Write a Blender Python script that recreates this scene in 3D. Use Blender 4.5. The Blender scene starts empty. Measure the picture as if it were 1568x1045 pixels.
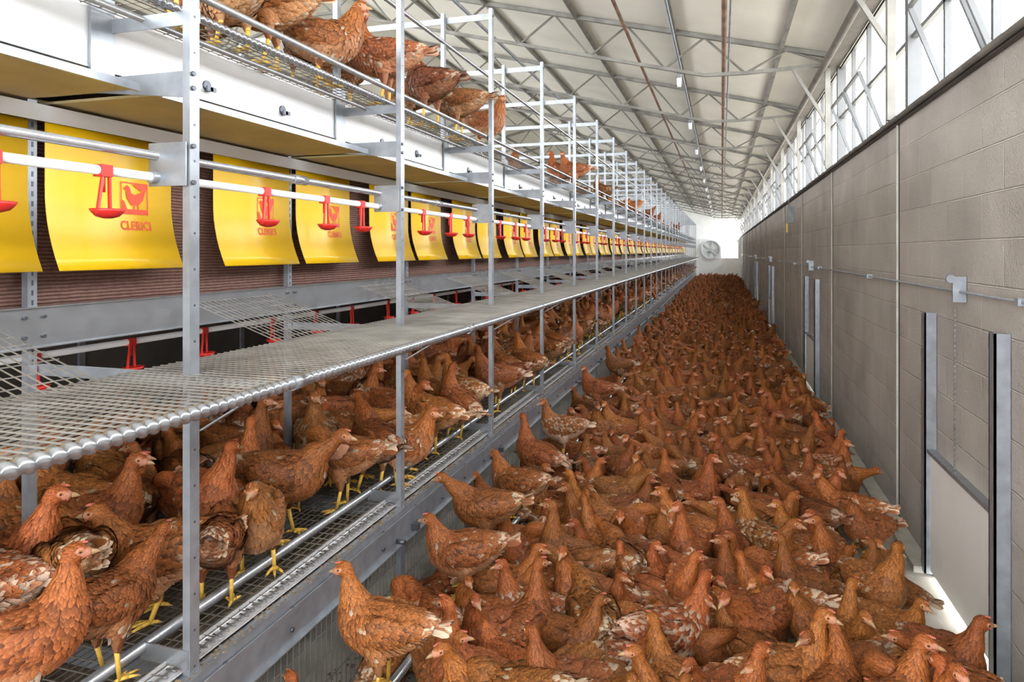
import bpy, bmesh, math, random
import numpy as np
from mathutils import Vector, Matrix
from mathutils.bvhtree import BVHTree

R = random.Random(11)
scene = bpy.context.scene
COL = scene.collection
H = 1.75
TH = math.atan(321/1045.0); S = math.sin(TH); C = math.cos(TH)
XW = 1.10      # right wall plane
XP = -1.40     # rack front posts
Y0, Y1 = -3.0, 42.0
BAY = 1.29
PY = [1.55 + BAY*i for i in range(-3, 32)]
PY = [y for y in PY if y < Y1-0.6]

# ------------------------------------------------------------------ materials
def mat(name, col, rough=0.6, metal=0.0, noise=0.0, nscale=20, bump=0.0, bscale=60, spec=0.5, stretch=None):
    m = bpy.data.materials.new(name); m.use_nodes = True
    nt = m.node_tree; b = nt.nodes['Principled BSDF']
    b.inputs['Roughness'].default_value = rough
    b.inputs['Metallic'].default_value = metal
    b.inputs['Specular IOR Level'].default_value = spec
    b.inputs['Base Color'].default_value = (*col, 1)
    tc = nt.nodes.new('ShaderNodeTexCoord')
    src = tc.outputs['Object']
    if stretch:
        mp = nt.nodes.new('ShaderNodeMapping'); mp.inputs['Scale'].default_value = stretch
        nt.links.new(src, mp.inputs['Vector']); src = mp.outputs['Vector']
    if noise > 0:
        n = nt.nodes.new('ShaderNodeTexNoise'); n.inputs['Scale'].default_value = nscale
        n.inputs['Detail'].default_value = 6
        nt.links.new(src, n.inputs['Vector'])
        r = nt.nodes.new('ShaderNodeValToRGB')
        r.color_ramp.elements[0].position = 0.3; r.color_ramp.elements[1].position = 0.7
        r.color_ramp.elements[0].color = (*[c*(1-noise) for c in col], 1)
        r.color_ramp.elements[1].color = (*[min(1, c*(1+noise)) for c in col], 1)
        nt.links.new(n.outputs['Fac'], r.inputs['Fac'])
        nt.links.new(r.outputs['Color'], b.inputs['Base Color'])
    if bump > 0:
        n2 = nt.nodes.new('ShaderNodeTexNoise'); n2.inputs['Scale'].default_value = bscale
        n2.inputs['Detail'].default_value = 5
        nt.links.new(src, n2.inputs['Vector'])
        bp = nt.nodes.new('ShaderNodeBump'); bp.inputs['Strength'].default_value = bump
        bp.inputs['Distance'].default_value = 0.01
        nt.links.new(n2.outputs['Fac'], bp.inputs['Height'])
        nt.links.new(bp.outputs['Normal'], b.inputs['Normal'])
    return m

M_galv = mat('galvanized_steel', (0.30,0.325,0.36), 0.34, 0.5, 0.16, 16, 0.03, 90)
M_tube = mat('galvanized_tube', (0.40,0.42,0.45), 0.24, 0.75, 0.12, 14)
M_galvd = mat('weathered_steel', (0.20,0.21,0.22), 0.5, 0.4, 0.25, 10)
M_wire = mat('galvanized_wire', (0.28,0.27,0.25), 0.4, 0.4, 0.25, 8)
M_wired = mat('dusty_wire', (0.17,0.15,0.125), 0.6, 0.3, 0.4, 9)
M_yel = mat('yellow_plastic', (0.82,0.50,0.008), 0.30, 0, 0.05, 3)
M_red = mat('red_plastic', (0.60,0.025,0.02), 0.35)
M_redp = mat('red_print', (0.68,0.055,0.012), 0.5)
M_white = mat('white_pvc', (0.76,0.78,0.80), 0.4, 0, 0.02, 5)
M_beige = mat('beige_belt', (0.38,0.32,0.17), 0.6, 0, 0.15, 5)
M_bolt = mat('bolt_steel', (0.10,0.11,0.13), 0.35, 0.6)
M_dark = mat('dark_rubber', (0.03,0.03,0.03), 0.7)
M_rust = mat('rusty_pipe', (0.17,0.10,0.075), 0.7, 0.2, 0.4, 6)
M_truss = mat('truss_paint', (0.19,0.185,0.17), 0.6, 0.2, 0.3, 5)
M_eave = mat('eave_steel', (0.09,0.08,0.07), 0.7, 0.1, 0.3, 5)
M_frame = mat('window_frame_metal', (0.12,0.125,0.13), 0.5, 0.2, 0.1, 5)
M_door = mat('hatch_panel', (0.80,0.79,0.77), 0.5, 0, 0.04, 4)
M_litter = mat('litter', (0.24,0.18,0.12), 0.9, 0, 0.5, 60, 0.5, 120)
M_belt = mat('manure_belt', (0.13,0.10,0.07), 0.9, 0, 0.5, 30, 0.5, 120)
M_kerb = mat('kerb_concrete', (0.46,0.45,0.40), 0.85, 0, 0.15, 8, 0.3, 60)
M_floor = mat('concrete_floor', (0.42,0.395,0.34), 0.8, 0, 0.25, 5, 0.3, 70)

def m_mat():
    m = bpy.data.materials.new('ribbed_nest_curtain'); m.use_nodes = True
    nt = m.node_tree; b = nt.nodes['Principled BSDF']; b.inputs['Roughness'].default_value = 0.75
    tc = nt.nodes.new('ShaderNodeTexCoord')
    w = nt.nodes.new('ShaderNodeTexWave'); w.wave_type='BANDS'; w.bands_direction='Z'
    w.inputs['Scale'].default_value = 26; w.inputs['Distortion'].default_value = 1.2; w.inputs['Detail'].default_value = 2
    nt.links.new(tc.outputs['Object'], w.inputs['Vector'])
    n = nt.nodes.new('ShaderNodeTexNoise'); n.inputs['Scale'].default_value = 40
    nt.links.new(tc.outputs['Object'], n.inputs['Vector'])
    r = nt.nodes.new('ShaderNodeValToRGB')
    r.color_ramp.elements[0].color = (0.13,0.06,0.045,1); r.color_ramp.elements[1].color = (0.34,0.19,0.15,1)
    nt.links.new(w.outputs['Fac'], r.inputs['Fac'])
    mx = nt.nodes.new('ShaderNodeMixRGB'); mx.blend_type='MULTIPLY'; mx.inputs['Fac'].default_value = 0.6
    nt.links.new(r.outputs['Color'], mx.inputs['Color1']); nt.links.new(n.outputs['Fac'], mx.inputs['Color2'])
    nt.links.new(mx.outputs['Color'], b.inputs['Base Color'])
    bp = nt.nodes.new('ShaderNodeBump'); bp.inputs['Strength'].default_value = 0.6; bp.inputs['Distance'].default_value = 0.01
    nt.links.new(w.outputs['Fac'], bp.inputs['Height']); nt.links.new(bp.outputs['Normal'], b.inputs['Normal'])
    return m
M_mat = m_mat()

def m_block():
    m = bpy.data.materials.new('painted_concrete_block'); m.use_nodes = True
    nt = m.node_tree; b = nt.nodes['Principled BSDF']; b.inputs['Roughness'].default_value = 0.85
    tc = nt.nodes.new('ShaderNodeTexCoord')
    sp = nt.nodes.new('ShaderNodeSeparateXYZ'); nt.links.new(tc.outputs['Object'], sp.inputs[0])
    cb = nt.nodes.new('ShaderNodeCombineXYZ')
    nt.links.new(sp.outputs['Y'], cb.inputs['X']); nt.links.new(sp.outputs['Z'], cb.inputs['Y'])
    br = nt.nodes.new('ShaderNodeTexBrick')
    br.inputs['Scale'].default_value = 1.0
    br.inputs['Brick Width'].default_value = 0.50; br.inputs['Row Height'].default_value = 0.20
    br.inputs['Mortar Size'].default_value = 0.006; br.inputs['Mortar Smooth'].default_value = 0.5
    br.inputs['Color1'].default_value = (0.405,0.375,0.348,1)
    br.inputs['Color2'].default_value = (0.455,0.425,0.395,1)
    br.inputs['Mortar'].default_value = (0.545,0.52,0.485,1)
    nt.links.new(cb.outputs[0], br.inputs['Vector'])
    n = nt.nodes.new('ShaderNodeTexNoise'); n.inputs['Scale'].default_value = 2.2; n.inputs['Detail'].default_value = 8
    nt.links.new(tc.outputs['Object'], n.inputs['Vector'])
    r = nt.nodes.new('ShaderNodeValToRGB')
    r.color_ramp.elements[0].position=.3; r.color_ramp.elements[1].position=.75
    r.color_ramp.elements[0].color = (0.80,0.79,0.77,1); r.color_ramp.elements[1].color = (1.1,1.1,1.1,1)
    nt.links.new(n.outputs['Fac'], r.inputs['Fac'])
    mx = nt.nodes.new('ShaderNodeMixRGB'); mx.blend_type='MULTIPLY'; mx.inputs['Fac'].default_value = 1
    nt.links.new(br.outputs['Color'], mx.inputs['Color1']); nt.links.new(r.outputs['Color'], mx.inputs['Color2'])
    nt.links.new(mx.outputs['Color'], b.inputs['Base Color'])
    n2 = nt.nodes.new('ShaderNodeTexNoise'); n2.inputs['Scale'].default_value = 90; n2.inputs['Detail'].default_value = 4
    nt.links.new(tc.outputs['Object'], n2.inputs['Vector'])
    ma = nt.nodes.new('ShaderNodeMath'); ma.operation='MULTIPLY_ADD'
    ma.inputs[1].default_value = -2.2
    nt.links.new(br.outputs['Fac'], ma.inputs[0]); nt.links.new(n2.outputs['Fac'], ma.inputs[2])
    bp = nt.nodes.new('ShaderNodeBump'); bp.inputs['Strength'].default_value = 0.8; bp.inputs['Distance'].default_value = 0.010
    nt.links.new(ma.outputs[0], bp.inputs['Height']); nt.links.new(bp.outputs['Normal'], b.inputs['Normal'])
    return m
M_block = m_block()

M_roof = mat('roof_panel', (0.70,0.68,0.61), 0.7, 0, 0.08, 1.5)

def m_feather():
    m = bpy.data.materials.new('hen_plumage'); m.use_nodes = True
    nt = m.node_tree; b = nt.nodes['Principled BSDF']; b.inputs['Roughness'].default_value = 0.6
    b.inputs['Specular IOR Level'].default_value = 0.3
    at = nt.nodes.new('ShaderNodeAttribute'); at.attribute_name = 'Col'
    oi = nt.nodes.new('ShaderNodeObjectInfo')
    mr = nt.nodes.new('ShaderNodeMapRange'); mr.inputs['To Min'].default_value = 0.68; mr.inputs['To Max'].default_value = 1.28
    nt.links.new(oi.outputs['Random'], mr.inputs['Value'])
    wn = nt.nodes.new('ShaderNodeTexWhiteNoise'); wn.noise_dimensions='1D'
    nt.links.new(oi.outputs['Random'], wn.inputs['W'])
    mh = nt.nodes.new('ShaderNodeMapRange'); mh.inputs['To Min'].default_value = 0.490; mh.inputs['To Max'].default_value = 0.508
    nt.links.new(wn.outputs['Value'], mh.inputs['Value'])
    hs = nt.nodes.new('ShaderNodeHueSaturation')
    nt.links.new(at.outputs['Color'], hs.inputs['Color'])
    nt.links.new(mr.outputs['Result'], hs.inputs['Value']); nt.links.new(mh.outputs['Result'], hs.inputs['Hue'])
    tc = nt.nodes.new('ShaderNodeTexCoord')
    n = nt.nodes.new('ShaderNodeTexNoise'); n.inputs['Scale'].default_value = 260; n.inputs['Detail'].default_value = 3
    nt.links.new(tc.outputs['Object'], n.inputs['Vector'])
    mr2 = nt.nodes.new('ShaderNodeMapRange'); mr2.inputs['To Min'].default_value = 0.55; mr2.inputs['To Max'].default_value = 1.42
    nt.links.new(n.outputs['Fac'], mr2.inputs['Value'])
    mx = nt.nodes.new('ShaderNodeMixRGB'); mx.blend_type='MULTIPLY'; mx.inputs['Fac'].default_value = 1
    nt.links.new(hs.outputs['Color'], mx.inputs['Color1']); nt.links.new(mr2.outputs['Result'], mx.inputs['Color2'])
    nt.links.new(mx.outputs['Color'], b.inputs['Base Color'])
    bp = nt.nodes.new('ShaderNodeBump'); bp.inputs['Strength'].default_value = 0.4; bp.inputs['Distance'].default_value = 0.003
    nt.links.new(n.outputs['Fac'], bp.inputs['Height']); nt.links.new(bp.outputs['Normal'], b.inputs['Normal'])
    return m
M_feather = m_feather()
M_leg = mat('hen_leg_yellow', (0.62,0.38,0.06), 0.5, 0, 0.15, 80)
M_beak = mat('hen_beak_horn', (0.38,0.24,0.12), 0.4)
M_comb = mat('hen_comb_red', (0.46,0.11,0.07), 0.5)
M_eye = mat('hen_eye_amber', (0.55,0.22,0.04), 0.15)
M_pupil = mat('hen_pupil', (0.01,0.01,0.01), 0.1)

# ------------------------------------------------------------------ mesh builder
class MB:
    def __init__(s): s.v=[]; s.f=[]; s.m=[]; s.sm=[]
    def face(s, idx, m=0, smooth=False): s.f.append(idx); s.m.append(m); s.sm.append(smooth)
    def box(s, x0,x1,y0,y1,z0,z1, m=0):
        b=len(s.v)
        for x in (x0,x1):
            for y in (y0,y1):
                for z in (z0,z1): s.v.append((x,y,z))
        for q in ((0,1,3,2),(4,6,7,5),(0,4,5,1),(2,3,7,6),(0,2,6,4),(1,5,7,3)):
            s.face(tuple(b+i for i in q), m)
    def hexa(s, pts, m=0):
        b=len(s.v); s.v.extend([tuple(p) for p in pts])
        for q in ((0,1,2,3),(7,6,5,4),(0,4,5,1),(1,5,6,2),(2,6,7,3),(3,7,4,0)):
            s.face(tuple(b+i for i in q), m)
    def cyl(s, p0,p1,r,seg=8,m=0,caps=True,r1=None):
        p0=Vector(p0); p1=Vector(p1); t=(p1-p0).normalized()
        a=Vector((0,0,1)) if abs(t.z)<.9 else Vector((1,0,0))
        u=t.cross(a).normalized(); w=t.cross(u)
        if r1 is None: r1=r
        b=len(s.v)
        off = math.pi/4 if seg==4 else 0
        for p,rr in ((p0,r),(p1,r1)):
            for i in range(seg):
                an=2*math.pi*i/seg+off
                s.v.append(tuple(p+u*math.cos(an)*rr+w*math.sin(an)*rr))
        for i in range(seg):
            j=(i+1)%seg
            s.face((b+i,b+j,b+seg+j,b+seg+i), m, seg>4)
        if caps:
            s.face(tuple(b+i for i in range(seg))[::-1], m); s.face(tuple(b+seg+i for i in range(seg)), m)
    def bar(s, p0,p1,w,h,m=0):   # rectangular bar
        p0=Vector(p0); p1=Vector(p1); t=(p1-p0).normalized()
        a=Vector((0,0,1)) if abs(t.z)<.95 else Vector((0,1,0))
        u=t.cross(a).normalized(); n=u.cross(t)
        b=len(s.v)
        for p in (p0,p1):
            for sx,sy in ((-1,-1),(1,-1),(1,1),(-1,1)):
                s.v.append(tuple(p+u*sx*w/2+n*sy*h/2))
        for i in range(4):
            j=(i+1)%4; s.face((b+i,b+j,b+4+j,b+4+i), m)
        s.face((b+3,b+2,b+1,b), m); s.face((b+4,b+5,b+6,b+7), m)
    def add(s, verts, faces, m=0, smooth=True):
        b=len(s.v); s.v.extend(verts)
        for f in faces: s.face(tuple(b+i for i in f), m, smooth)
    def mesh(s, name, mats):
        me=bpy.data.meshes.new(name); me.from_pydata(s.v,[],s.f)
        for mm in mats: me.materials.append(mm)
        me.polygons.foreach_set('material_index', s.m)
        me.polygons.foreach_set('use_smooth', s.sm)
        me.update(); return me
    def obj(s, name, mats, parent=None):
        o=bpy.data.objects.new(name, s.mesh(name,mats)); COL.objects.link(o)
        if parent: o.parent=parent
        return o
def empty(name):
    e=bpy.data.objects.new(name,None); COL.objects.link(e); e.empty_display_size=.2; return e

# ------------------------------------------------------------------ building shell
WT = H+0.82     # block wall top
ET = H+2.00     # eave
def roofz(x):
    xr=-5.0
    return ET+0.05+0.25*((XW-x) if x>xr else (XW-xr)-(xr-x))
HATCH=[(3.22,4.16),(8.75,9.75),(16.0,17.0),(23.0,24.0),(30.0,31.0)]
b=MB()
ycur=Y0
for a,c in HATCH:
    b.box(XW,XW+.2,ycur,a,0,WT); b.box(XW,XW+.2,a,c,.66,WT); ycur=c
b.box(XW,XW+.2,ycur,Y1,0,WT)
b.obj('wall_right',[M_block])
b=MB(); b.box(-11.3,-11.1,Y0,Y1,0,WT); b.obj('wall_left',[M_block])
b=MB(); b.box(-11.3,1.9,Y0-2,Y1+.2,-.15,0); b.obj('floor',[M_floor])
b=MB(); b.box(XW+.9,40,Y0-30,Y1+30,-.35,-.2); b.obj('ground_outside',[mat('outside_gravel',(0.60,0.57,0.50),.9,0,.2,3)])
# roof
b=MB()
for xa,xb in ((XW+.35,-5.0),(-5.0,-11.5)):
    ys=[4.96+2.77*i for i in range(-3,15)]
    ys=[y for y in ys if Y0<y<Y1]; ys=[Y0]+ys+[Y1+.2]
    for ya,yb in zip(ys[:-1],ys[1:]):
        za,zb=roofz(xa),roofz(xb)
        g=.006
        b.hexa([(xa,ya+g,za),(xb,ya+g,zb),(xb,yb-g,zb),(xa,yb-g,za),(xa,ya+g,za+.08),(xb,ya+g,zb+.08),(xb,yb-g,zb+.08),(xa,yb-g,za+.08)],0)
    b.hexa([(xa,Y0,roofz(xa)+.075),(xb,Y0,roofz(xb)+.075),(xb,Y1,roofz(xb)+.075),(xa,Y1,roofz(xa)+.075),(xa,Y0,roofz(xa)+.1),(xb,Y0,roofz(xb)+.1),(xb,Y1,roofz(xb)+.1),(xa,Y1,roofz(xa)+.1)],1)
x=.6
while x>-10.9:
    z=roofz(x); b.box(x-.02,x+.02,Y0,Y1,z-.05,z+.0,1); x-=1.1
b.obj('ceiling',[M_roof,M_truss])
# end wall
b=MB()
FX,FZ,FR=-.62,H+.12,.50
b.box(-11.3,XW+.2,Y1,Y1+.2,0,1.35); b.box(-11.3,-.02,Y1,Y1+.2,1.35,6.2)
b.box(XW-.2,XW+.2,Y1,Y1+.2,1.35,4.2); b.box(-.02,XW-.2,Y1,Y1+.2,2.3,6.2)
b.box(.42,.46,Y1,Y1+.2,1.35,2.3)
b.box(-1.3,-.02,Y1-.03,Y1,0,2.5,1)
b.obj('wall_end',[mat('end_wall_paint',(0.88,0.90,0.90),.7,0,.05,3),mat('end_door_paint',(0.82,0.86,0.86),.6)])
b=MB()
for i in range(24):
    a0=2*math.pi*i/24; a1=2*math.pi*(i+1)/24
    P=[]
    for yy in (Y1-.22,Y1-.05):
        for rr,a in ((FR,a0),(FR+.07,a0),(FR+.07,a1),(FR,a1)):
            P.append((FX+rr*math.cos(a),yy,FZ+rr*math.sin(a)))
    b.hexa(P,0)
for i in range(6):
    a=2*math.pi*i/6+.3
    p0=Vector((FX,Y1-.12,FZ)); p1=Vector((FX+FR*.95*math.cos(a),Y1-.12,FZ+FR*.95*math.sin(a)))
    b.bar(p0,p1,.03,.16,1)
b.cyl((FX,Y1-.2,FZ),(FX,Y1-.05,FZ),.1,12,1)
b.obj('exhaust_fan',[M_white,mat('fan_blade_grey',(0.66,0.70,0.69),.4,.0)])

b=MB(); b.box(XW-.10,XW-.003,Y0,3.2,0,.035); b.box(XW-.10,XW-.003,4.2,Y1,0,.035)
b.obj('baseboard_right',[M_kerb])
b=MB()
b.box(XW-.03,XW+.16,Y0,Y1,WT,WT+.03,0)
b.cyl((XW-.045,Y0,WT+.02),(XW-.045,Y1,WT+.02),.016,8,0)
b.obj('trim_1',[M_eave])
b=MB()
b.box(XW-.06,XW+.06,Y0,Y1,ET-.10,ET-.01,0)
b.cyl((XW-.11,Y0,ET-.12),(XW-.11,Y1,ET-.12),.035,10,0)
b.obj('trim_2',[M_eave])
b=MB()
for i in range(-2,14):
    y=4.96+2.77*i
    if any(a-.05<y<c+.05 for a,c in HATCH): continue
    b.box(XW-.004,XW-.001,y-.007,y+.007,.02,WT,1)
    b.box(XW-.014,XW-.001,y+.02,y+.030,.02,WT,0)
b.obj('trim_3',[M_kerb,M_dark])

# windows
wins=[Y0]+[4.96+2.77*i for i in range(-2,14)]
def window(name,x,y0,y1,sgn):
    b=MB(); z0=WT+.035; z1=ET-.1; t=.016
    def v(y,w=.016): b.box(x-t,x+t,y-w,y+w,z0,z1)
    b.box(x-.04,x+.04,y0-.035,y0+.035,z0,z1,0)
    ny=4; st=(y1-y0)/ny
    for k in range(1,ny): v(y0+st*k)
    b.box(x-t,x+t,y0,y1,z0,z0+.03); b.box(x-t,x+t,y0,y1,z1-.03,z1)
    zm=z0+(z1-z0)*.50
    b.box(x-t,x+t,y0,y1,zm-.014,zm+.014)
    for k in (1,2):
        ya,yb=y0+st*k+.03,y0+st*(k+1)-.03
        zt=zm-.03; zb=z0+.05; xo=x-.03*sgn; xi=x-.19*sgn
        b.bar((xo,ya,zb),(xi,ya,zt),.020,.024); b.bar((xo,yb,zb),(xi,yb,zt),.020,.024)
        b.bar((xi,ya,zt),(xi,yb,zt),.022,.020); b.bar((xo,ya,zb),(xo,yb,zb),.022,.020)
    b.bar((x-.03,y0+st*2,zm+.25),(x-.19,y0+st*2,zm-.03),.014,.014)
    return b.obj(name,[M_frame])
for i,(a,c) in enumerate(zip(wins[:-1],wins[1:])):
    window('window_%d'%(i+1),XW+.08,a,min(c,Y1),1)

def truss_mesh():
    b=MB()
    def dep(x):
        xx = XW-x if x>-5 else x+11.1
        return .08+min(1,xx/1.2)*.34
    xs=[XW-.02-.42*i for i in range(0,30)]; xs=[x for x in xs if x>-11]
    for a,c in zip(xs[:-1],xs[1:]):
        b.bar((a,0,roofz(a)-.03),(c,0,roofz(c)-.03),.05,.045)
        b.bar((a,0,roofz(a)-.03-dep(a)),(c,0,roofz(c)-.03-dep(c)),.04,.035)
    for i,(a,c) in enumerate(zip(xs[:-1],xs[1:])):
        if i%2==0: b.cyl((a,0,roofz(a)-.03-dep(a)),(c,0,roofz(c)-.04),.013,6)
        else: b.cyl((a,0,roofz(a)-.04),(c,0,roofz(c)-.03-dep(c)),.013,6)
    b.bar((XW-.05,0,WT+.03),(XW-.05,0,ET+.02),.05,.05)
    b.bar((XW-.05,0,WT+.5),(XW-.40,0,ET-.06),.03,.03)
    return b.mesh('roof_truss',[M_truss])
tm=truss_mesh()
for i in range(-2,14):
    o=bpy.data.objects.new('roof_truss',tm); o.location=(0,4.96+2.77*i,0); COL.objects.link(o)

b=MB()
b.cyl((.02,Y0,H+1.98),(.02,Y1,H+1.98),.022,8,0)
b.cyl((.07,Y0,H+2.02),(.07,Y1,H+2.02),.010,6,1)
b.cyl((-.92,Y0,H+2.22),(-.92,Y1,H+2.22),.018,8,0)
b.cyl((-.45,Y0,H+2.10),(-.45,Y1,H+2.10),.014,8,2)
b.cyl((-2.6,Y0,H+2.55),(-2.6,Y1,H+2.55),.02,8,2)
b.obj('ceiling_conduit',[M_rust,M_galvd,M_galv])
lm=MB()
lm.cyl((0,0,0),(0,0,-.10),.006,6,0); lm.cyl((0,0,-.10),(0,0,-.17),.028,10,0,True,.034)
lm.cyl((0,0,-.17),(0,0,-.27),.030,10,1,True,.022)
lmm=lm.mesh('hanging_lamp',[M_galvd,M_white])
for i in range(14):
    o=bpy.data.objects.new('hanging_lamp',lmm); o.location=(-.45,5.2+2.77*i-.2,H+2.09); COL.objects.link(o)

# pop hatches
for i,(a,c) in enumerate(HATCH):
    e=empty('door_%d'%(i+1))
    b=MB(); b.box(XW-.035,XW-.015,a+.02,c-.02,.045,.67)
    b.obj('hatch_panel',[M_door],e)
    b=MB()
    for y in (a-.02,c+.02):
        b.box(XW-.06,XW-.052,y-.03,y+.03,.02,1.42)
        b.box(XW-.06,XW-.004,y-.03,y-.022,.02,1.42); b.box(XW-.06,XW-.004,y+.022,y+.03,.02,1.42)
    b.box(XW-.05,XW-.01,a,c,.67,.69)
    b.obj('guide_channels',[M_galv],e)
    b=MB(); ym=(a+c)/2
    zz=.69
    while zz<1.46:
        b.cyl((XW-.05,ym,zz),(XW-.05,ym,zz+.016),.0035,5); b.bar((XW-.05,ym-.005,zz+.016),(XW-.05,ym+.005,zz+.016),.008,.006); zz+=.024
    b.obj('lift_chain',[M_galvd],e)
b=MB(); b.cyl((XW-.03,Y0,H-.19),(XW-.03,Y1,H-.19),.006,8)
for a,c in HATCH:
    ym=(a+c)/2
    b.box(XW-.06,XW-.004,ym-.008,ym+.008,H-.24,H-.12); b.cyl((XW-.068,ym-.012,H-.13),(XW-.068,ym+.012,H-.13),.020,12)
for i in range(-1,15):
    y=3.0+2.77*i; b.box(XW-.045,XW-.004,y-.015,y+.015,H-.205,H-.175)
b.obj('hatch_pull_rod',[M_galv])
b=MB(); b.box(XW-.10,XW-.004,11.6,11.75,H+.45,H+.72,0); b.box(XW-.12,XW-.10,11.62,11.73,H+.3,H+.44,1); b.cyl((XW-.08,11.67,H+.72),(XW-.08,11.67,WT+.02),.008,6,0)
b.obj('wall_junction_box',[M_galvd,M_yel])

# ------------------------------------------------------------------ aviary rack
rack=empty('aviary_rack')
DZ=.60           # lower deck
PZ=H-.344        # platform
UZ=H+.70         # upper deck
XI=-2.0; XM=-1.73; XB=-3.3
YA,YB=PY[0],PY[-1]

def cpost(b,x,y,z0,z1,w=.036,d=.020,m=0):
    t=.004
    b.box(x,x+t,y-w/2,y+w/2,z0,z1,m)
    b.box(x-d,x,y-w/2,y-w/2+t,z0,z1,m); b.box(x-d,x,y+w/2-t,y+w/2,z0,z1,m)
for i,y in enumerate(PY):
    b=MB()
    cpost(b,XP,y,0,H+1.55)
    b.box(XP-.06,XP+.06,y-.05,y+.05,0,.006)
    z=.1
    while z<3.25 and y<9:
        b.cyl((XP+.0035,y,z),(XP+.0045,y,z),.004,6,1); z+=.1
    cpost(b,XM,y,H+.5,H+1.55,.032)
    cpost(b,XI,y,0,H+.46,.030,.02)
    for zz in np.arange(PZ,H+.45,.03):
        if y<7: b.box(XI+.0042,XI+.0052,y-.003,y+.003,zz,zz+.016,1)
    cpost(b,XB,y,0,H+1.55)
    b.box(XI,XP,y+.02,y+.026,PZ-.035,PZ+.0)
    b.box(-1.075,XP,y-.006,y+.018,PZ-.022,PZ-.004)
    b.hexa([(XP,y+.019,H+.43),(XM-.05,y+.019,H+.47),(XM-.05,y+.019,H+.51),(XP,y+.019,H+.51),
            (XP,y+.024,H+.43),(XM-.05,y+.024,H+.47),(XM-.05,y+.024,H+.51),(XP,y+.024,H+.51)])
    b.box(XI,XM,y+.02,y+.026,H+.47,H+.51)
    b.box(XB,XP,y+.02,y+.026,H+1.49,H+1.53)
    b.box(XB,XP,y+.02,y+.026,UZ-.06,UZ-.02)
    b.box(XB,XP,y+.02,y+.026,DZ-.09,DZ-.02)
    b.box(XM+.012,XM+.02,y-.05,y+.03,H+.50,H+.76)
    b.box(XP-.125,XP+.0,y-.030,y-.024,H+.18,H+.30)
    b.cyl((XP-.10,y-.05,H+.205),(XP-.10,y+.02,H+.205),.017,10)
    for zz in (H+.19,H+.29,H+.45,H+.49,PZ-.01,DZ-.05,H+1.5):
        b.cyl((XP+.004,y-.008,zz),(XP+.012,y-.008,zz),.007,6,1)
    b.box(-1.11,XP,y-.004,y+.002,.17,.22); b.box(-1.13,XP,y-.012,y+.012,.215,.222)
    b.bar((XP,y+.03,PZ-.16),(XP+.22,y+.03,PZ-.03),.02,.004)
    b.obj('upright_frame_%d'%(i+1),[M_galv,M_bolt],rack)

def ribbed(b,x,z,y0,y1,yd,r=.0165,m=0,amp=.0030,pitch=.030):
    seg=12; st=pitch/6
    n=int((yd-y0)/st)
    V=[];F=[]
    for k in range(n+1):
        y=y0+k*st
        for i in range(seg):
            a=2*math.pi*i/seg
            ph=(y/pitch + i/seg)%1.0
            rr=r+amp*(1 if ph<.5 else -1)*min(1,abs(math.sin(2*math.pi*ph))*1.6)
            V.append((x+rr*math.cos(a),y,z+rr*math.sin(a)))
    for k in range(n):
        for i in range(seg):
            j=(i+1)%seg; F.append((k*seg+i,(k+1)*seg+i,(k+1)*seg+j,k*seg+j))
    b.add(V,F,m); b.cyl((x,yd,z),(x,y1,z),r,8,m)
b=MB(); ribbed(b,-1.07,PZ,YA,YB,13.0,.0150,0,.0024,.028)
for y in PY[1:12]: b.cyl((-1.07,y-.02,PZ),(-1.07,y+.02,PZ),.0195,12,0)
b.obj('platform_edge_tube',[M_tube],rack)
b=MB(); ribbed(b,-1.5,UZ,YA,YB,9.0,.012,0,.002,.026); b.obj('upper_deck_edge_tube',[M_tube],rack)

def grid(b,x0,x1,y0,y1,z,dx,dy,r,m=0):
    x=x0
    while x<=x1+1e-6:
        b.cyl((x,y0,z),(x,y1,z),r,4,m,False); x+=dx
    y=y0
    while y<=y1:
        b.cyl((x0,y,z+r*1.5),(x1,y,z+r*1.5),r,4,m,False)
        y+=dy
b=MB(); grid(b,-1.60,-1.085,YA,YB,PZ,.0245,.030,.0023); b.obj('wire_platform',[M_wire],rack)
b=MB(); grid(b,XB,-1.44,YA,YB,DZ,.0265,.05,.0020); b.obj('lower_deck_mesh',[M_wired],rack)
b=MB(); grid(b,XB,-1.5,YA,YB,UZ,.03,.05,.0018); b.obj('upper_deck_mesh',[M_wired],rack)
b=MB(); b.box(XB,XM-.02,YA,YB,UZ-.10,UZ-.09,0); b.obj('upper_manure_belt',[M_litter],rack)
b=MB(); b.box(XB,-1.5,YA,YB,DZ-.20,DZ-.19,0); b.obj('lower_manure_belt',[M_belt],rack)
b=MB(); 
for y in PY[:-1]:
    b.box(XI-.05,-1.56,y+.05,y+BAY-.03,H+.455,H+.463)
    b.box(-1.565,-1.555,y+.05,y+BAY-.03,H+.448,H+.470,1)
b.obj('egg_belt_sheet',[M_beige,M_galv],rack)
b=MB()
for y in PY[:-1]:
    ya=y+.62; yb=y+1.14
    p=lambda t,yy:(XI+.03+t*.42,yy,H-.20-t*.145)
    k=ya
    while k<=yb: b.cyl(p(0,k),p(1,k),.0020,4,0,False); k+=.03
    for t in np.linspace(0,1,9): b.cyl(p(t,ya),p(t,yb),.0020,4,0,False)
b.obj('mesh_ramps',[M_wire],rack)
b=MB()
b.cyl((-1.56,YA,DZ+.035),(-1.56,YB,DZ+.035),.017,12)
for y in PY: b.box(-1.565,XP,y-.02,y-.015,DZ-.0,DZ+.05)
b.obj('lower_perch_tube',[M_tube],rack)
b=MB()
b.box(-1.475,-1.42,YA,YB,DZ-.012,DZ-.008,0); b.box(-1.479,-1.475,YA,YB,DZ-.012,DZ+.010,0)
y=YA
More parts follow.
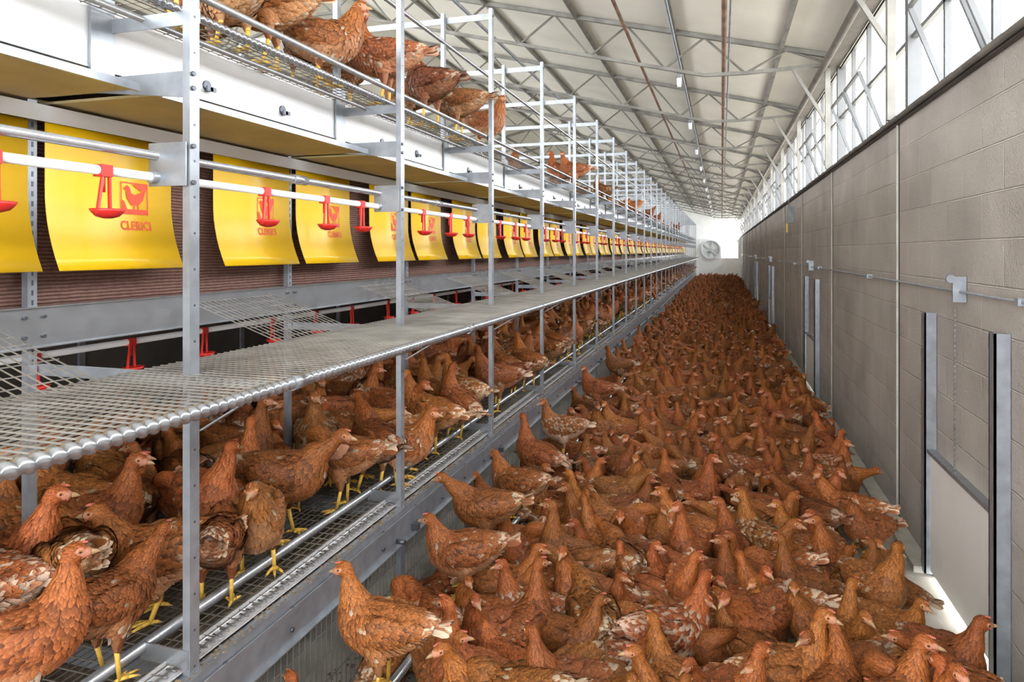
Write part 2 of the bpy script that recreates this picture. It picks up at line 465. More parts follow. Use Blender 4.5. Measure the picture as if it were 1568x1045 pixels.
while y<16:
    b.cyl((-1.464,y,DZ-.003),(-1.431,y,DZ-.003),.0030,5,1)
    b.box(-1.450,-1.445,y,y+.016,DZ-.007,DZ-.001,1)
    y+=.030
b.obj('feed_chain_trough',[mat('bright_zinc',(0.80,0.81,0.83),.22,.5),mat('chain_steel',(.16,.16,.17),.4,.5)],rack)
b=MB()
b.box(-1.385,-1.381,YA,YB,DZ-.165,DZ-.02,0); b.box(-1.42,-1.385,YA,YB,DZ-.024,DZ-.02,0)
b.box(-1.385,-1.365,YA,YB,DZ-.169,DZ-.165,0); b.box(-1.375,-1.371,YA,YB,DZ-.06,DZ-.045,0)
y=YA+.1
while y<20:
    for dz in (-.05,-.12):
        b.cyl((-1.381,y,DZ+dz),(-1.372,y,DZ+dz),.008,6,1)
    y+=BAY/4
for y in PY:
    if y<16:
        b.box(-1.381,-1.35,y+.06,y+.09,DZ-.15,DZ-.12,1); b.cyl((-1.38,y-.09,DZ-.14),(-1.34,y-.09,DZ-.14),.012,8,1)
b.obj('deck_front_profile',[M_galv,M_bolt],rack)
b=MB(); rr=random.Random(3)
for k in range(2200):
    y=rr.uniform(YA,14); x=rr.uniform(-1.42,-1.387); s_=rr.uniform(.0015,.004)
    b.box(x-s_,x+s_,y-s_,y+s_,DZ-.02,DZ-.02+s_,0)
for k in range(2500):
    y=rr.uniform(1.0,9); x=rr.uniform(-1.55,-1.1); s_=rr.uniform(.002,.007)
    b.box(x-s_,x+s_,y-s_*1.5,y+s_*1.5,0,s_,0)
b.obj('litter_crumbs',[M_litter],rack)
b=MB()
y=YA
while y<YB:
    b.cyl((-1.43,y,.01),(-1.43,y,DZ-.15),.0020,4,0,False); y+=.035 if y<14 else .07
for z in (.02,.12,.22,.32,.42): b.cyl((-1.43,YA,z),(-1.43,YB,z),.0022,4,0,False)
b.obj('guard_mesh',[M_wire],rack)
b=MB(); b.cyl((-1.10,PY[2],.24),(-1.10,YB,.24),.017,12); b.obj('aisle_perch_tube',[M_tube],rack)

b=MB()
b.box(XI+.006,XI+.010,YA,YB,H-.29,H-.17,0); b.box(XI-.02,XI+.02,YA,YB,H-.172,H-.168,0); b.box(XI-.02,XI+.022,YA,YB,H-.294,H-.29,0)
b.box(XI+.01,XI+.03,YA,YB,H+.41,H+.44,0); b.box(XI+.03,XI+.034,YA,YB,H+.395,H+.445,1)
for y in PY:
    if y<16:
        for dy in (-.03,.03):
            for dz in (-.20,-.26): b.cyl((XI+.01,y+dy,H+dz),(XI+.018,y+dy,H+dz),.006,6,2)
b.obj('nest_rails',[M_tube,M_white,M_bolt],rack)
b=MB(); b.box(XI-.06,XI-.05,YA,YB,H-.18,H+.45); b.obj('nest_curtain',[M_mat],rack)
M_tier_shade=mat('lower_tier_shade',(0.10,0.09,0.08),.8,0,.2,5)  # dark base colour stands in for shade inside the lower tier
b=MB(); b.box(XB,XI-.06,YA,YB,H-.19,H-.17,0); b.box(XB,XI-.06,YA,YB,H+.47,H+.48,1); b.box(XB-.02,XB-.01,YA,YB,0,H+.9,0)  # dark cover sheet and solid back added to keep the lower tier dark
b.obj('nest_floor_and_dark_back',[M_tier_shade,M_beige],rack)

def flapx(z):
    t=(H+.396-z)/.456
    return XI+.018+ (0.0 if t<.45 else .060*((t-.45)/.55)**2)
b=MB()
prof=[(flapx(H+.396-k/12*.456),H+.396-k/12*.456) for k in range(13)]
flaps=[]
for y in PY[:-1]:
    flaps.append((y+.03,y+.53)); flaps.append((y+.755,y+1.265))
for (ya,yb) in flaps:
    V=[];F=[]
    for off in (0,-.003):
        for (x,z) in prof:
            for yy in (ya,yb): V.append((x+off,yy,z))
    n=len(prof)
    for k in range(n-1):
        F.append((2*k,2*k+2,2*k+3,2*k+1)); o=2*n; F.append((o+2*k+1,o+2*k+3,o+2*k+2,o+2*k))
    F.append((2*n-2,4*n-2,4*n-1,2*n-1)); F.append((0,1,2*n+1,2*n))
    for k in range(n-1):
        F.append((2*k,2*n+2*k,2*n+2*k+2,2*k+2)); F.append((2*k+1,2*k+3,2*n+2*k+3,2*n+2*k+1))
    b.add(V,F,0,True)
b.obj('yellow_flaps',[M_yel],rack)
tcu=bpy.data.curves.new('lettering','FONT'); tcu.body='CLERICI'; tcu.size=.043; tcu.align_x='CENTER'; tcu.offset=.0012; tcu.space_character=1.1; tcu.resolution_u=3
to=bpy.data.objects.new('lettering_tmp',tcu); COL.objects.link(to)
bpy.context.view_layer.update()
tme=bpy.data.meshes.new_from_object(to.evaluated_get(bpy.context.evaluated_depsgraph_get()))
tw=max(v.co.x for v in tme.vertices)
tv=[(v.co.x*.064/tw,v.co.y) for v in tme.vertices]; tf=[tuple(p.vertices) for p in tme.polygons]
bpy.data.objects.remove(to)
def ring(w,h,t):
    return [((-w,-h),(w,-h),(w,-h+t),(-w,-h+t)),((-w,h-t),(w,h-t),(w,h),(-w,h)),((-w,-h),(-w+t,-h),(-w+t,h),(-w,h)),((w-t,-h),(w,-h),(w,h),(w-t,h))]
icon=ring(.058,.056,.004)
b=MB()
for (ya,yb) in flaps:
    if ya>22: break
    yc=ya+.33; zc=H+.185
    P=lambda u,v:(flapx(v)+.0022,u,v)
    b.add([P(yc+x,H+.075+y) for x,y in tv],tf,0,False)
    for q in icon: b.add([P(yc+p[0],zc+p[1]) for p in q],[(0,1,2,3)],0,False)
    for q in ([(-.03,.0),(-.012,-.022),(.015,-.024),(.036,-.004),(.048,.034),(.026,.022),(.004,.012),(-.012,.018),(-.018,.036),(-.030,.044),(-.046,.03),(-.034,.026)],
              [(-.004,-.024),(.002,-.024),(-.002,-.044),(-.016,-.046),(-.016,-.043),(-.006,-.040)],
              [(.012,-.024),(.018,-.024),(.016,-.044),(.004,-.046),(.004,-.043),(.012,-.040)],
              [(-.008,.048),(.052,.048),(.052,.030),(.022,.028)],[(-.052,-.050),(.052,-.050),(.052,-.036),(-.052,-.036)],[(-.052,-.036),(-.030,-.036),(-.040,-.010),(-.052,-.005)]):
        b.add([P(yc+p[0]*1.05,zc+p[1]*1.05) for p in q],[tuple(range(len(q)))],0,False)
b.obj('flap_prints',[M_redp],rack)

b=MB()
b.cyl((-1.50,YA,H+.265),(-1.50,YB,H+.265),.0125,12,0)
b.cyl((-1.50,YA,H+.205),(-1.50,YB,H+.205),.0120,12,1)
b.cyl((-2.25,YA,H-.36),(-2.25,YB,H-.36),.0125,10,1); b.cyl((-2.25,YA,H-.31),(-2.25,YB,H-.31),.0125,10,0)
for y in PY:
    b.cyl((-1.5,y+.60,H+.265),(-1.5,y+.68,H+.265),.018,12,0)
    b.cyl((-1.5,y-.02,H+.205),(-1.5,y+.05,H+.205),.016,12,0)
b.obj('water_pipes',[M_tube,M_white],rack)
def drinker(b,x,y,z):
    b.box(x-.014,x+.016,y-.016,y+.016,z-.016,z+.014,0)
    b.cyl((x,y,z-.015),(x,y,z-.055),.006,8,0)
    b.bar((x+.010,y-.010,z-.015),(x+.020,y-.034,z-.112),.006,.007,0)
    b.bar((x+.010,y+.010,z-.015),(x+.012,y+.010,z-.10),.006,.007,0)
    V=[];F=[];n=14
    prof=[(.010,-.122),(.026,-.117),(.036,-.106),(.040,-.098),(.035,-.100),(.022,-.110),(.0,-.113)]
    for (r,dz) in prof:
        for i in range(n):
            a=2*math.pi*i/n; V.append((x+.015+r*math.cos(a),y+r*math.sin(a)*1.05,z+dz))
    for k in range(len(prof)-1):
        for i in range(n):
            j=(i+1)%n; F.append((k*n+i,k*n+j,(k+1)*n+j,(k+1)*n+i))
    F.append(tuple(range(n))[::-1])
    b.add(V,F,0,True)
b=MB()
for y in PY[:-1]:
    for dy in (.44,.81,1.09):
        if y+dy<28: drinker(b,-1.5,y+dy,H+.205)
    for dy in (.2,.6,1.0):
        if y+dy<14: drinker(b,-2.25,y+dy,H-.36)
b.obj('drinker_cups',[M_red],rack)

b=MB()
b.box(XM-.004,XM+.004,YA,YB,H+.535,H+.72,0)
b.box(XM-.01,XM+.012,YA,YB,H+.525,H+.537,1); b.box(XM-.006,XM+.01,YA,YB,H+.718,H+.73,1)
for y in PY[:-1]:
    if y<15:
        for dy in (.42,.85):
            yy=y+dy; z=H+.565
            b.cyl((XM+.004,yy,z),(XM+.030,yy,z),.008,8,2)
            b.box(XM+.024,XM+.030,yy-.022,yy+.022,z-.007,z+.009,2)
            b.cyl((XM+.004,yy,z+.015),(XM+.012,yy,z+.015),.018,10,2)
b.obj('egg_belt_side_panel',[M_white,M_galv,M_bolt],rack)
b=MB()
b.cyl((-1.44,YA,UZ+.035),(-1.44,YB,UZ+.035),.011,10)
b.cyl((-1.6,YA,UZ-.03),(-1.6,YB,UZ-.03),.010,8)
b.cyl((XM,YA,H+1.36),(XM,YB,H+1.36),.012,8)
b.cyl((XB+.1,YA,H+1.46),(XB+.1,YB,H+1.46),.014,8)
b.obj('upper_perch_tubes',[M_tube],rack)

# ------------------------------------------------------------------ hens
def catmull(P,per=5):
    P=[np.array(p,float) for p in P]; Q=[2*P[0]-P[1]]+P+[2*P[-1]-P[-2]]
    out=[];us=[]
    for i in range(1,len(Q)-2):
        for k in range(per):
            t=k/per; a,b_,c,d=Q[i-1:i+3]
            out.append(.5*((2*b_)+(-a+c)*t+(2*a-5*b_+4*c-d)*t*t+(-a+3*b_-3*c+d)*t**3)); us.append(i-1+t)
    out.append(P[-1]); us.append(len(P)-1)
    return np.array(out),np.array(us)

def build_hen(name, neck, hdir, seed, drop=0.0, pale=0.0, body_tilt=0.0):
    rn=random.Random(seed)
    body=[(-.180,0,.292,.018,.015),(-.150,0,.280,.038,.032),(-.112,0,.260,.058,.055),(-.06,0,.240,.075,.076),
          (0,0,.222,.084,.088),(.050,0,.226,.082,.086),(.086,0,.252,.064,.068),(.105,0,.284,.048,.051)]
    ct,st=math.cos(body_tilt),math.sin(body_tilt)
    def tl(p):
        x,z=p[0],p[2]-.22
        return (x*ct-z*st,p[1],x*st+z*ct+.22-drop)+tuple(p[3:])
    ctrl=[tl(p) for p in body]
    sh=Vector(ctrl[-1][:3])-Vector((.105,0,.284-drop))
    ctrl+=[(p[0]+sh.x,p[1],p[2]-drop+sh.z,p[3],p[4]) for p in neck]
    smp,us=catmull(ctrl,5)
    pos=smp[:,:3]; tan=np.gradient(pos,axis=0); tan/=np.linalg.norm(tan,axis=1)[:,None]
    bm=bmesh.new()
    def ell(c,ax,ay,az,ra,rb,rc,sub=2):
        M=Matrix((( ax[0]*ra,ay[0]*rb,az[0]*rc,c[0]),(ax[1]*ra,ay[1]*rb,az[1]*rc,c[1]),(ax[2]*ra,ay[2]*rb,az[2]*rc,c[2]),(0,0,0,1)))
        bmesh.ops.create_icosphere(bm,subdivisions=sub,radius=1,matrix=M)
    for k in range(len(pos)):
        t=Vector(tan[k]); y=Vector((0,1,0)); y=(y-t*y.dot(t))
        if y.length<.2: y=Vector((1,0,0))-t*t.x
        y.normalize(); n=t.cross(y)
        w,h=smp[k,3],smp[k,4]
        ell(pos[k],t,y,n,min(w,h)*.9,w,h)
    hd=Vector(hdir).normalized(); hp=Vector(ctrl[-1][:3])
    hs=Vector((0,0,1)).cross(hd).normalized(); hu=hd.cross(hs)
    hc=hp+hd*.014+hu*.008
    ell(hc,hd,hs,hu,.030,.0220,.0250); ell(hc+hd*.020-hu*.005,hd,hs,hu,.018,.0135,.0150)
    for sg in (-1,1):
        X=Vector((1,0,-.14+st)).normalized(); Yv=Vector((0,1,0)); Z=X.cross(Yv)
        c0=tl((-.012,sg*.068,.246)); ell(c0,X,Yv,Z,.105,.022,.052)
        c1=tl((-.085,sg*.048,.265)); ell(c1,X,Yv,Z,.075,.018,.034)
        for k in range(7):
            f=k/6; ell((.0-.012*f,sg*.048,.185-drop*(1-f*.5)-.075*f),Vector((1,0,0)),Vector((0,1,0)),Vector((0,0,1)),.044*(1-f)+.015*f,.036*(1-f)+.013*f,.03)
    me=bpy.data.meshes.new('tmp'); bm.to_mesh(me); bm.free()
    o=bpy.data.objects.new('tmp',me); COL.objects.link(o)
    md=o.modifiers.new('r','REMESH'); md.mode='VOXEL'; md.voxel_size=.0052
    ms=o.modifiers.new('s','SMOOTH'); ms.iterations=4; ms.factor=.6
    bpy.context.view_layer.update()
    em=bpy.data.meshes.new_from_object(o.evaluated_get(bpy.context.evaluated_depsgraph_get()))
    bpy.data.objects.remove(o)
    bv=[v.co.copy() for v in em.vertices]; bf=[tuple(p.vertices) for p in em.polygons]
    cent=[(p.center.copy(),p.normal.copy()) for p in em.polygons]
    tree=BVHTree.FromPolygons(bv,bf)
    eyes=[]
    for sg in (-1,1):
        q=hc+hd*.014+hu*.005+hs*.03*sg
        hit=tree.find_nearest(q)
        eyes.append((hit[0],sg))
    RUST=np.array((.375,.115,.025)); BODY=np.array((.300,.092,.025)); DK=np.array((.13,.038,.014))
    CR=np.array((.80,.61,.44)); BEL=np.array((.48,.21,.085)); SKIN=np.array((.52,.24,.15)); TIP=np.array((.54,.235,.075))
    def near(p):
        d=((pos-np.array(p))**2).sum(1); return int(d.argmin())
    def region(p):
        k=near(p); u=us[k]; rel=(p[2]-pos[k][2])/max(smp[k,4],.01)
        return k,u,rel
    def basecol(p):
        k,u,rel=region(p)
        if u>10.3:
            q=Vector(p)-hc; f=q.dot(hd); up=q.dot(hu)
            if f>.014 and up<.008: return SKIN
            if min((Vector(p)-e_[0]).length for e_ in eyes)<.0095: return SKIN
            return RUST*.95
        if u>7.5: return RUST
        if rel<-.35 and u<4: return BEL*(1-pale)+CR*pale
        if u<1.2: return CR*.7
        return BODY*(1-pale)+BEL*pale
    verts=[];faces=[];cols=[];mi=[];sm=[]
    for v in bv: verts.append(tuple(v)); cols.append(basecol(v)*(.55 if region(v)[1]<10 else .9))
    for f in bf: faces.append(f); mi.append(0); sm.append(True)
    def feather(p,n,t,L,W,col,tip,lift=.004,snap=True,rows=(0,.35,.72,1.0),wid=(.45,.95,.95,.42),tm_=.35,edge=.12):
        s=n.cross(t).normalized(); b0=len(verts)
        for ri,(r_,w_) in enumerate(zip(rows,wid)):
            for sx in (-1,0,1):
                q=p+t*(L*r_)+s*(sx*W*.5*w_) - t*(abs(sx)*W*.22 if ri==3 else 0)
                off=.0012+lift*r_ + (.0012 if sx==0 else 0)
                if snap:
                    h=tree.find_nearest(q)
                    if h[0] is not None: q=h[0]+h[1]*off
                else: q=q+n*off
                verts.append(tuple(q))
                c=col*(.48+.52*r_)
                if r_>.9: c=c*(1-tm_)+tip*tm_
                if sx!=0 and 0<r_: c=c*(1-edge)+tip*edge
                cols.append(c)
        for ri in range(3):
            for k in range(2):
                a=b0+ri*3+k; faces.append((a,a+1,a+4,a+3)); mi.append(0); sm.append(True)
    order=list(range(len(cent))); rn.shuffle(order); g={}
    def okp(p,r):
        cx=tuple(int(math.floor(c/.012)) for c in p)
        for a in (-1,0,1):
            for bb in (-1,0,1):
                for c in (-1,0,1):
                    for q in g.get((cx[0]+a,cx[1]+bb,cx[2]+c),()):
                        if (q-p).length<r: return False
        g.setdefault(cx,[]).append(p); return True
    ph=[rn.uniform(0,6.28) for _ in range(6)]
    def patch(p): return (math.sin(p.x*38+ph[0])+math.sin(p.y*52+ph[1]+p.z*20)+math.sin(p.z*45+ph[2]+p.x*14))/3
    for ix in order:
        p,n=cent[ix]
        k,u,rel=region(p)
        if u<.3: continue
        if p.z<.15-drop and abs(p.y)>.03: continue
        flow=Vector(-tan[k])
        pt=patch(p)
        if u>10.6:
            q=p-hc
            if q.dot(hd)>.012 and q.dot(hu)<.012: continue
            if min((p-e_[0]).length for e_ in eyes)<.0085: continue
            flow=-hd-hu*.3; L,W,md=.012,.0065,.0052; col=RUST*rn.uniform(.80,1.15); tip=RUST*1.2
        elif u>7.4:
            L,W,md=.024,.0085,.0066; col=RUST*rn.uniform(.70,1.18); tip=TIP
        elif rel<-.30 or p.z<.19-drop:
            L,W,md=.027,.015,.0098; flow=flow+Vector((0,0,-.5)); 
            wt=min(1,max(0,(5.2-u)/2.5))
            col=BEL*rn.uniform(.75,1.15)*wt+RUST*rn.uniform(.75,1.1)*(1-wt)
            if pt>.25 and rn.random()<.25: col=CR*.65
            col=col*(1-pale)+CR*pale; tip=col*.55+CR*.45*(.3+.7*wt)
        elif u<1.6:
            L,W,md=.034,.016,.0095; col=CR*.8 if rn.random()<.5 else BODY; tip=CR*.8
        elif abs(p.y)>.05 and u<5.8:
            L,W,md=.030,.0150,.0094; flow=flow+Vector((0,0,.05))
            r=rn.random()
            col=BODY*rn.uniform(.58,1.22)
            if r<.11*max(0,pt)+pale*.5: col=CR*rn.uniform(.38,.65)
            elif r>.86: col=DK
            tip=TIP
        else:
            L,W,md=.028,.0145,.0092; r=rn.random()
            col=BODY*rn.uniform(.58,1.22) if r<.99-pale*.5 else CR*.55; tip=TIP
        if not okp(p,md): continue
        flow=flow+Vector((rn.uniform(-.2,.2),rn.uniform(-.2,.2),rn.uniform(-.2,.2)))
        t=(flow-n*flow.dot(n))
        if t.length<.1: continue
        t.normalize()
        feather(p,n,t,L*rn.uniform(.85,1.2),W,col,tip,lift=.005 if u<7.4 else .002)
    for sg in (-1,1):
        for k in range(11):
            f=k/10
            a=Vector(tl((.02-.085*f,sg*(.090-.004*f),.225+.028*f)))
            tgt=Vector(tl((-.185+.03*(1-f),sg*(.046-.012*f),.255+.028*f)))
            t=(tgt-a); L=t.length*.95; t.normalize()
            n=Vector((.05,sg*1.0,.25)); n=(n-t*n.dot(t)).normalized()
            r=rn.random(); col=(BODY*rn.uniform(.6,1.0) if r<.80 else (CR*.68 if r<.88 else DK*1.3))
            feather(a,n,t,L,.020,col,TIP*.7+CR*.3,lift=.002,snap=False,wid=(.6,1.,.95,.45),edge=.25)
    base=Vector(tl((-.155,0,.280)))
    for k in range(13):
        f=(k-6)/6.0
        d=Vector((-.90,f*.30,.42-.20*abs(f))).normalized()
        d=Vector((d.x*ct-d.z*st,d.y,d.x*st+d.z*ct))
        n=Vector((.2,f*1.0,1-abs(f)*.6)); n=(n-d*n.dot(d)).normalized()
        col=CR*rn.uniform(.75,1.0) if rn.random()<.5 else BODY*.9
        feather(base+Vector((0,f*.014,-.012*abs(f))),n,d,.082+.012*rn.random(),.022,col,CR if rn.random()<.5 else BODY,lift=.0,snap=False,wid=(.5,.9,1.,.5))
    for k in range(34):
        f=rn.uniform(-1,1); dz=rn.random()
        p=Vector(tl((-.115-.03*dz,f*.035,.230+.03*dz))); d=Vector((-.8,f*.5,-.15+dz*.5)).normalized()
        n=Vector((-.3,f*.6,-.5)); n=(n-d*n.dot(d)).normalized()
        feather(p,n,d,.045,.018,CR*rn.uniform(.75,1.0),CR,lift=0,snap=False,wid=(.5,1,.9,.5))
    e=MB()
    bb=hc+hd*.034-hu*.005
    def cone(c,d,u_,s_,L,w,h,m,bend=0):
        V=[];F=[];n=8
        for r_,sc in ((0,1),(.55,.72),(1,.12)):
            for i in range(n):
                a=2*math.pi*i/n
                V.append(tuple(c+d*L*r_+u_*(math.sin(a)*h*sc-bend*r_*r_)+s_*math.cos(a)*w*sc))
        for k in range(2):
            for i in range(n):
                j=(i+1)%n; F.append((k*n+i,k*n+j,(k+1)*n+j,(k+1)*n+i))
        F.append(tuple(2*n+i for i in range(n)))
        e.add(V,F,m)
    cone(bb,hd,hu,hs,.021,.0072,.0072,2,.006)
    cone(bb-hu*.005,hd,hu,hs,.015,.0058,.0035,2,.002)
    for k,(fx,hh) in enumerate(((.024,.002),(.019,.004),(.014,.005),(.009,.005),(.004,.004),(-.001,.002))):
        c=hc+hd*fx+hu*.0195
        cone(c,hu,hd,hs,hh+.003,.0026,.0050,3)
    for sg in (-1,1):
        cone(hc+hd*.025-hu*.014+hs*.005*sg,-hu,hd,hs,.007,.0024,.0045,3)
    for ep,sg in eyes:
        for rr_,m,off in ((.0052,4,-.0010),(.0036,5,.0016)):
            V=[];F=[];n=10;cc=ep+hs*sg*off
            for a_ in range(1,6):
                phh=math.pi*a_/6
                for i in range(n):
                    a=2*math.pi*i/n
                    V.append(tuple(cc+hd*math.sin(phh)*math.cos(a)*rr_+hu*math.sin(phh)*math.sin(a)*rr_+hs*math.cos(phh)*rr_))
            for a_ in range(4):
                for i in range(n):
                    j=(i+1)%n; F.append((a_*n+i,a_*n+j,(a_+1)*n+j,(a_+1)*n+i))
            F.append(tuple(range(n))[::-1]); F.append(tuple(4*n+i for i in range(n)))
            e.add(V,F,m)
    for sg in (-1,1):
        hk=Vector((-.016,sg*.048,max(.035,.112-drop*.75))); ft=Vector((.006 if sg>0 else -.012,sg*.050,.010))
        e.cyl(hk+Vector((.006,0,.03)),hk,.010,8,1,True,.0080); e.cyl(hk,ft,.0080,8,1,True,.0062)
        e.cyl(hk+Vector((0,0,.006)),hk-Vector((0,0,.006)),.0092,8,1)
        for an,L in ((0,.058),(.55,.048),(-.55,.048),(math.pi+.2*sg,.024)):
            d=Vector((math.cos(an),math.sin(an),0)); m_=ft+d*L*.5+Vector((0,0,.001)); m_.z=.009
            e.cyl(ft,m_,.0060,7,1,True,.0055); tp=ft+d*L; tp.z=.0045
            e.cyl(m_,tp,.0055,7,1,True,.0035); cl=tp+d*.009; cl.z=.001
            e.cyl(tp,cl,.0028,5,2,True,.0008)
    b0=len(verts); verts.extend(e.v); cols.extend([np.array((1,1,1))]*len(e.v))
    for f,m,s_ in zip(e.f,e.m,e.sm): faces.append(tuple(b0+i for i in f)); mi.append(m); sm.append(s_)
    me=bpy.data.meshes.new(name); me.from_pydata([tuple(v) for v in verts],[],faces)
    for mm in (M_feather,M_leg,M_beak,M_comb,M_eye,M_pupil): me.materials.append(mm)
    me.polygons.foreach_set('material_index',mi); me.polygons.foreach_set('use_smooth',sm)
    ca=me.color_attributes.new('Col','FLOAT_COLOR','POINT')
    arr=np.ones((len(verts),4),np.float32); arr[:,:3]=np.array([np.clip(c,0,1) for c in cols])
    ca.data.foreach_set('color',arr.ravel()); me.update()
    return me

UP =[(.116,0,.315,.037,.039),(.123,0,.343,.0275,.0285),(.127,0,.367,.0215,.022),(.131,0,.387,.0180,.018)]
TL =[(.120,.006,.315,.037,.039),(.126,.012,.343,.0275,.0285),(.129,.018,.366,.0215,.022),(.132,.022,.384,.018,.018)]
TR =[(x,-y,z,w,h) for x,y,z,w,h in TL]
FW =[(.136,0,.306,.037,.039),(.162,0,.326,.0285,.029),(.182,0,.343,.0225,.0225),(.196,0,.356,.018,.018)]
DN =[(.136,0,.272,.038,.040),(.168,0,.240,.030,.031),(.192,.008,.195,.0235,.0245),(.204,.012,.155,.019,.019)]
SH =[(.116,0,.306,.041,.042),(.122,0,.324,.033,.034),(.126,0,.340,.026,.026),(.130,0,.354,.020,.020)]
BK =[(.115,.012,.314,.037,.039),(.113,.026,.340,.029,.030),(.105,.036,.361,.0230,.0235),(.095,.042,.378,.018,.018)]
TA =[(.112,0,.322,.035,.037),(.115,0,.358,.0260,.0275),(.119,0,.386,.0210,.021),(.123,0,.408,.018,.018)]
PR =[(.112,.030,.306,.038,.039),(.096,.062,.318,.030,.031),(.066,.088,.312,.0240,.0245),(.042,.100,.298,.019,.019)]
LO =[(.142,.006,.292,.037,.039),(.174,.016,.300,.0285,.029),(.202,.026,.305,.0225,.0225),(.220,.034,.308,.018,.018)]
VAR=[build_hen('hen_upright',UP,(1,0,-.08),1,0,0,.22),
     build_hen('hen_look_left',TL,(.35,1,-.05),2,0,0,.26),
     build_hen('hen_look_right',TR,(.35,-1,-.05),3,0,.04,.24),
     build_hen('hen_striding',FW,(1,.15,-.12),4,0,0,.08),
     build_hen('hen_pecking',DN,(.45,.25,-1),5,0,.02,-.12),
     build_hen('hen_resting',SH,(1,-.3,-.05),6,.055,.12,.05),
     build_hen('hen_look_back',BK,(-.5,1,-.1),7,0,.04,.15),
     build_hen('hen_tall',TA,(.8,-.5,0),8,0,0,.34),
     build_hen('hen_pale',UP,(.9,.4,-.1),9,0,.55,.18),
     build_hen('hen_preening',PR,(-.8,.25,-.5),10,0,0,.15),
     build_hen('hen_stretching',LO,(1,.4,-.1),11,0,.04,.0)]
print('hen faces',[len(m.polygons) for m in VAR])

members=bpy.data.collections.new('hen_flock_members')
for i,m in enumerate(VAR):
    o=bpy.data.objects.new('flock_%02d'%i,m); members.objects.link(o)

placed=[]
def hen(x,d,z,ang,var,sc=1.0):
    y=(d+x*S)/C
    o=bpy.data.objects.new('hen',VAR[var]); o.location=(x,y,z); o.rotation_euler=(0,0,math.radians(ang)); o.scale=(sc,)*3
    COL.objects.link(o); placed.append((x,y,z))
DK_=DZ+.004
for a in [(-1.92,1.82,DK_,205,8,1.08),(-2.02,2.30,DK_,25,0,1.05),(-1.70,2.14,DK_,220,5,1.12),(-1.98,2.06,DK_,330,1,1.05),(-2.3,2.50,DK_,200,1,1.05),
          (-1.66,2.72,DK_,12,3,1.12),(-1.62,3.04,DK_,195,9,1.05),(-1.52,3.38,DK_,20,5,1.1),(-2.02,2.98,DK_,40,7,1.08),
          (-1.56,3.80,DK_,175,1,1.1),(-1.6,4.4,DK_,160,8,1.1),(-1.55,4.9,DK_,215,2,1.08),(-1.52,5.6,DK_,150,0,1.08)]:
    hen(*a)
PZ_=.257
for a in [(-1.10,2.30,PZ_,190,0,1.0),(-1.08,2.98,PZ_,200,5,1.04),(-1.12,3.36,PZ_,195,3,1.02),(-1.10,3.85,PZ_,170,5,1.05),(-1.1,4.25,PZ_,165,7,1.0),
          (-1.1,4.9,PZ_,200,8,1.0),(-1.1,6.3,PZ_,185,1,1.0),(-1.1,7.6,PZ_,210,2,1.0)]:
    hen(*a)
UH=UZ+.004
for a in [(-1.62,2.36,UH,160,5,1.05),(-1.66,2.62,UH,200,3,1.05),(-1.60,2.88,UH,20,5,1.05),(-1.78,3.05,UH,120,1,1.05),(-1.58,3.34,UH,195,6,1.08),
          (-1.58,3.86,UH,160,1,1.08),(-1.6,4.32,UH,185,6,1.05),(-1.56,4.72,UH,340,5,1.05),(-2.0,2.75,UH,100,0,1.05),(-1.62,2.12,UH,60,0,1.05),
          (-1.8,2.5,UH,10,1,1.05),(-1.85,3.5,UH,80,0,1.05),(-1.8,4.1,UH,200,2,1.05)]:
    hen(*a)

pts=[];rots=[];scl=[];idx=[]
def scatter(x0,x1,y0,y1,z,md,N,angf,wts,keep=1.0,rng=R):
    cell=md*1.15; g={}
    for (x,y,zz) in placed:
        if abs(zz-z)<.3: g.setdefault((int(x//cell),int(y//cell)),[]).append((x,y))
    n=0
    for _ in range(N):
        x=rng.uniform(x0,x1); y=rng.uniform(y0,y1); cx,cy=int(x//cell),int(y//cell)
        dd=md*(1.0+.14*math.sin(x*5.1+y*2.3)*math.sin(y*3.7-x*2.0))
        bad=False
        for a in (-1,0,1):
            for bb in (-1,0,1):
                for q in g.get((cx+a,cy+bb),()):
                    if (q[0]-x)**2+(q[1]-y)**2<dd*dd: bad=True
        if bad: continue
        g.setdefault((cx,cy),[]).append((x,y))
        if rng.random()>keep: continue
        if abs(x)<.35 and abs(y)<.5 and z<.1: continue
        pts.append((x,y,z)); rots.append((math.radians(rng.gauss(0,3)),math.radians(rng.gauss(0,5)),math.radians(angf(rng)))); scl.append(rng.uniform(.84,1.12))
        idx.append(rng.choices(range(11),wts)[0]); n+=1
    return n
fa=lambda r: r.gauss(230,80) if r.random()<.6 else r.uniform(0,360)
n1=scatter(-1.24,.80,-1.0,41.2,.001,.155,80000,fa,[4,4,4,3,.8,2,2.5,4,1.0,1.2,1.5],.97)
da=lambda r: r.choice([15,195,340,160,100])+r.gauss(0,30)
n2=scatter(-3.1,-1.56,1.2,40.8,DK_,.185,25000,da,[4,3,3,3,1.5,2,2,3,1.3,1.2,1.5],.88)
n3=scatter(-2.4,-1.62,5.2,30,UH,.25,3000,da,[4,3,3,2,.5,2,2,3,1,1,1],.15)
print('flock',n1,n2,n3)
me=bpy.data.meshes.new('hen_flock'); me.from_pydata(pts,[],[])
a=me.attributes.new('rot','FLOAT_VECTOR','POINT'); a.data.foreach_set('vector',np.array(rots,np.float32).ravel())
a=me.attributes.new('scl','FLOAT','POINT'); a.data.foreach_set('value',np.array(scl,np.float32))
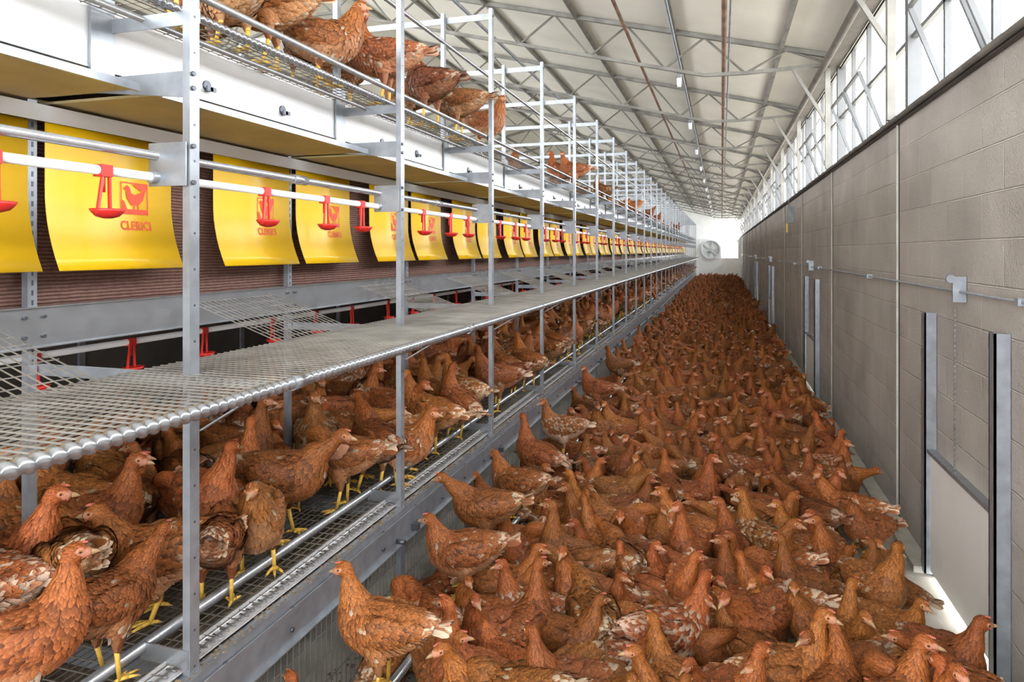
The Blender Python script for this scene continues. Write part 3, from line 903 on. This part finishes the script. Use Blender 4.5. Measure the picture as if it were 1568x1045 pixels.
a=me.attributes.new('idx','INT','POINT'); a.data.foreach_set('value',np.array(idx,np.int32))
fo=bpy.data.objects.new('hen_flock',me); COL.objects.link(fo)
ng=bpy.data.node_groups.new('hen_scatter','GeometryNodeTree')
ng.interface.new_socket(name='Geometry',in_out='INPUT',socket_type='NodeSocketGeometry')
ng.interface.new_socket(name='Geometry',in_out='OUTPUT',socket_type='NodeSocketGeometry')
gi=ng.nodes.new('NodeGroupInput'); go=ng.nodes.new('NodeGroupOutput')
ci=ng.nodes.new('GeometryNodeCollectionInfo'); ci.inputs['Collection'].default_value=members
ci.inputs['Separate Children'].default_value=True; ci.inputs['Reset Children'].default_value=True
ip=ng.nodes.new('GeometryNodeInstanceOnPoints'); ip.inputs['Pick Instance'].default_value=True
def na(nm,dt):
    n=ng.nodes.new('GeometryNodeInputNamedAttribute'); n.data_type=dt; n.inputs['Name'].default_value=nm
    return [o for o in n.outputs if o.enabled and o.name=='Attribute'][0]
ng.links.new(gi.outputs[0],ip.inputs['Points']); ng.links.new(ci.outputs[0],ip.inputs['Instance'])
ng.links.new(na('idx','INT'),ip.inputs['Instance Index']); ng.links.new(na('rot','FLOAT_VECTOR'),ip.inputs['Rotation'])
ng.links.new(na('scl','FLOAT'),ip.inputs['Scale']); ng.links.new(ip.outputs[0],go.inputs[0])
md=fo.modifiers.new('scatter','NODES'); md.node_group=ng

# ------------------------------------------------------------------ light & camera
w=bpy.data.worlds.new('sky'); scene.world=w; w.use_nodes=True
bg=w.node_tree.nodes['Background']; bg.inputs['Color'].default_value=(.97,.985,1,1); bg.inputs['Strength'].default_value=13.0
cam=bpy.data.cameras.new('camera'); co=bpy.data.objects.new('camera',cam); COL.objects.link(co)
co.location=(0,0,H); co.rotation_euler=(math.radians(90),0,TH)
cam.sensor_width=36; cam.lens=24.0; cam.shift_y=-0.0877; cam.clip_start=.05; cam.clip_end=200
scene.camera=co
scene.view_settings.view_transform='Standard'
scene.view_settings.look='None'
scene.view_settings.exposure=0.0
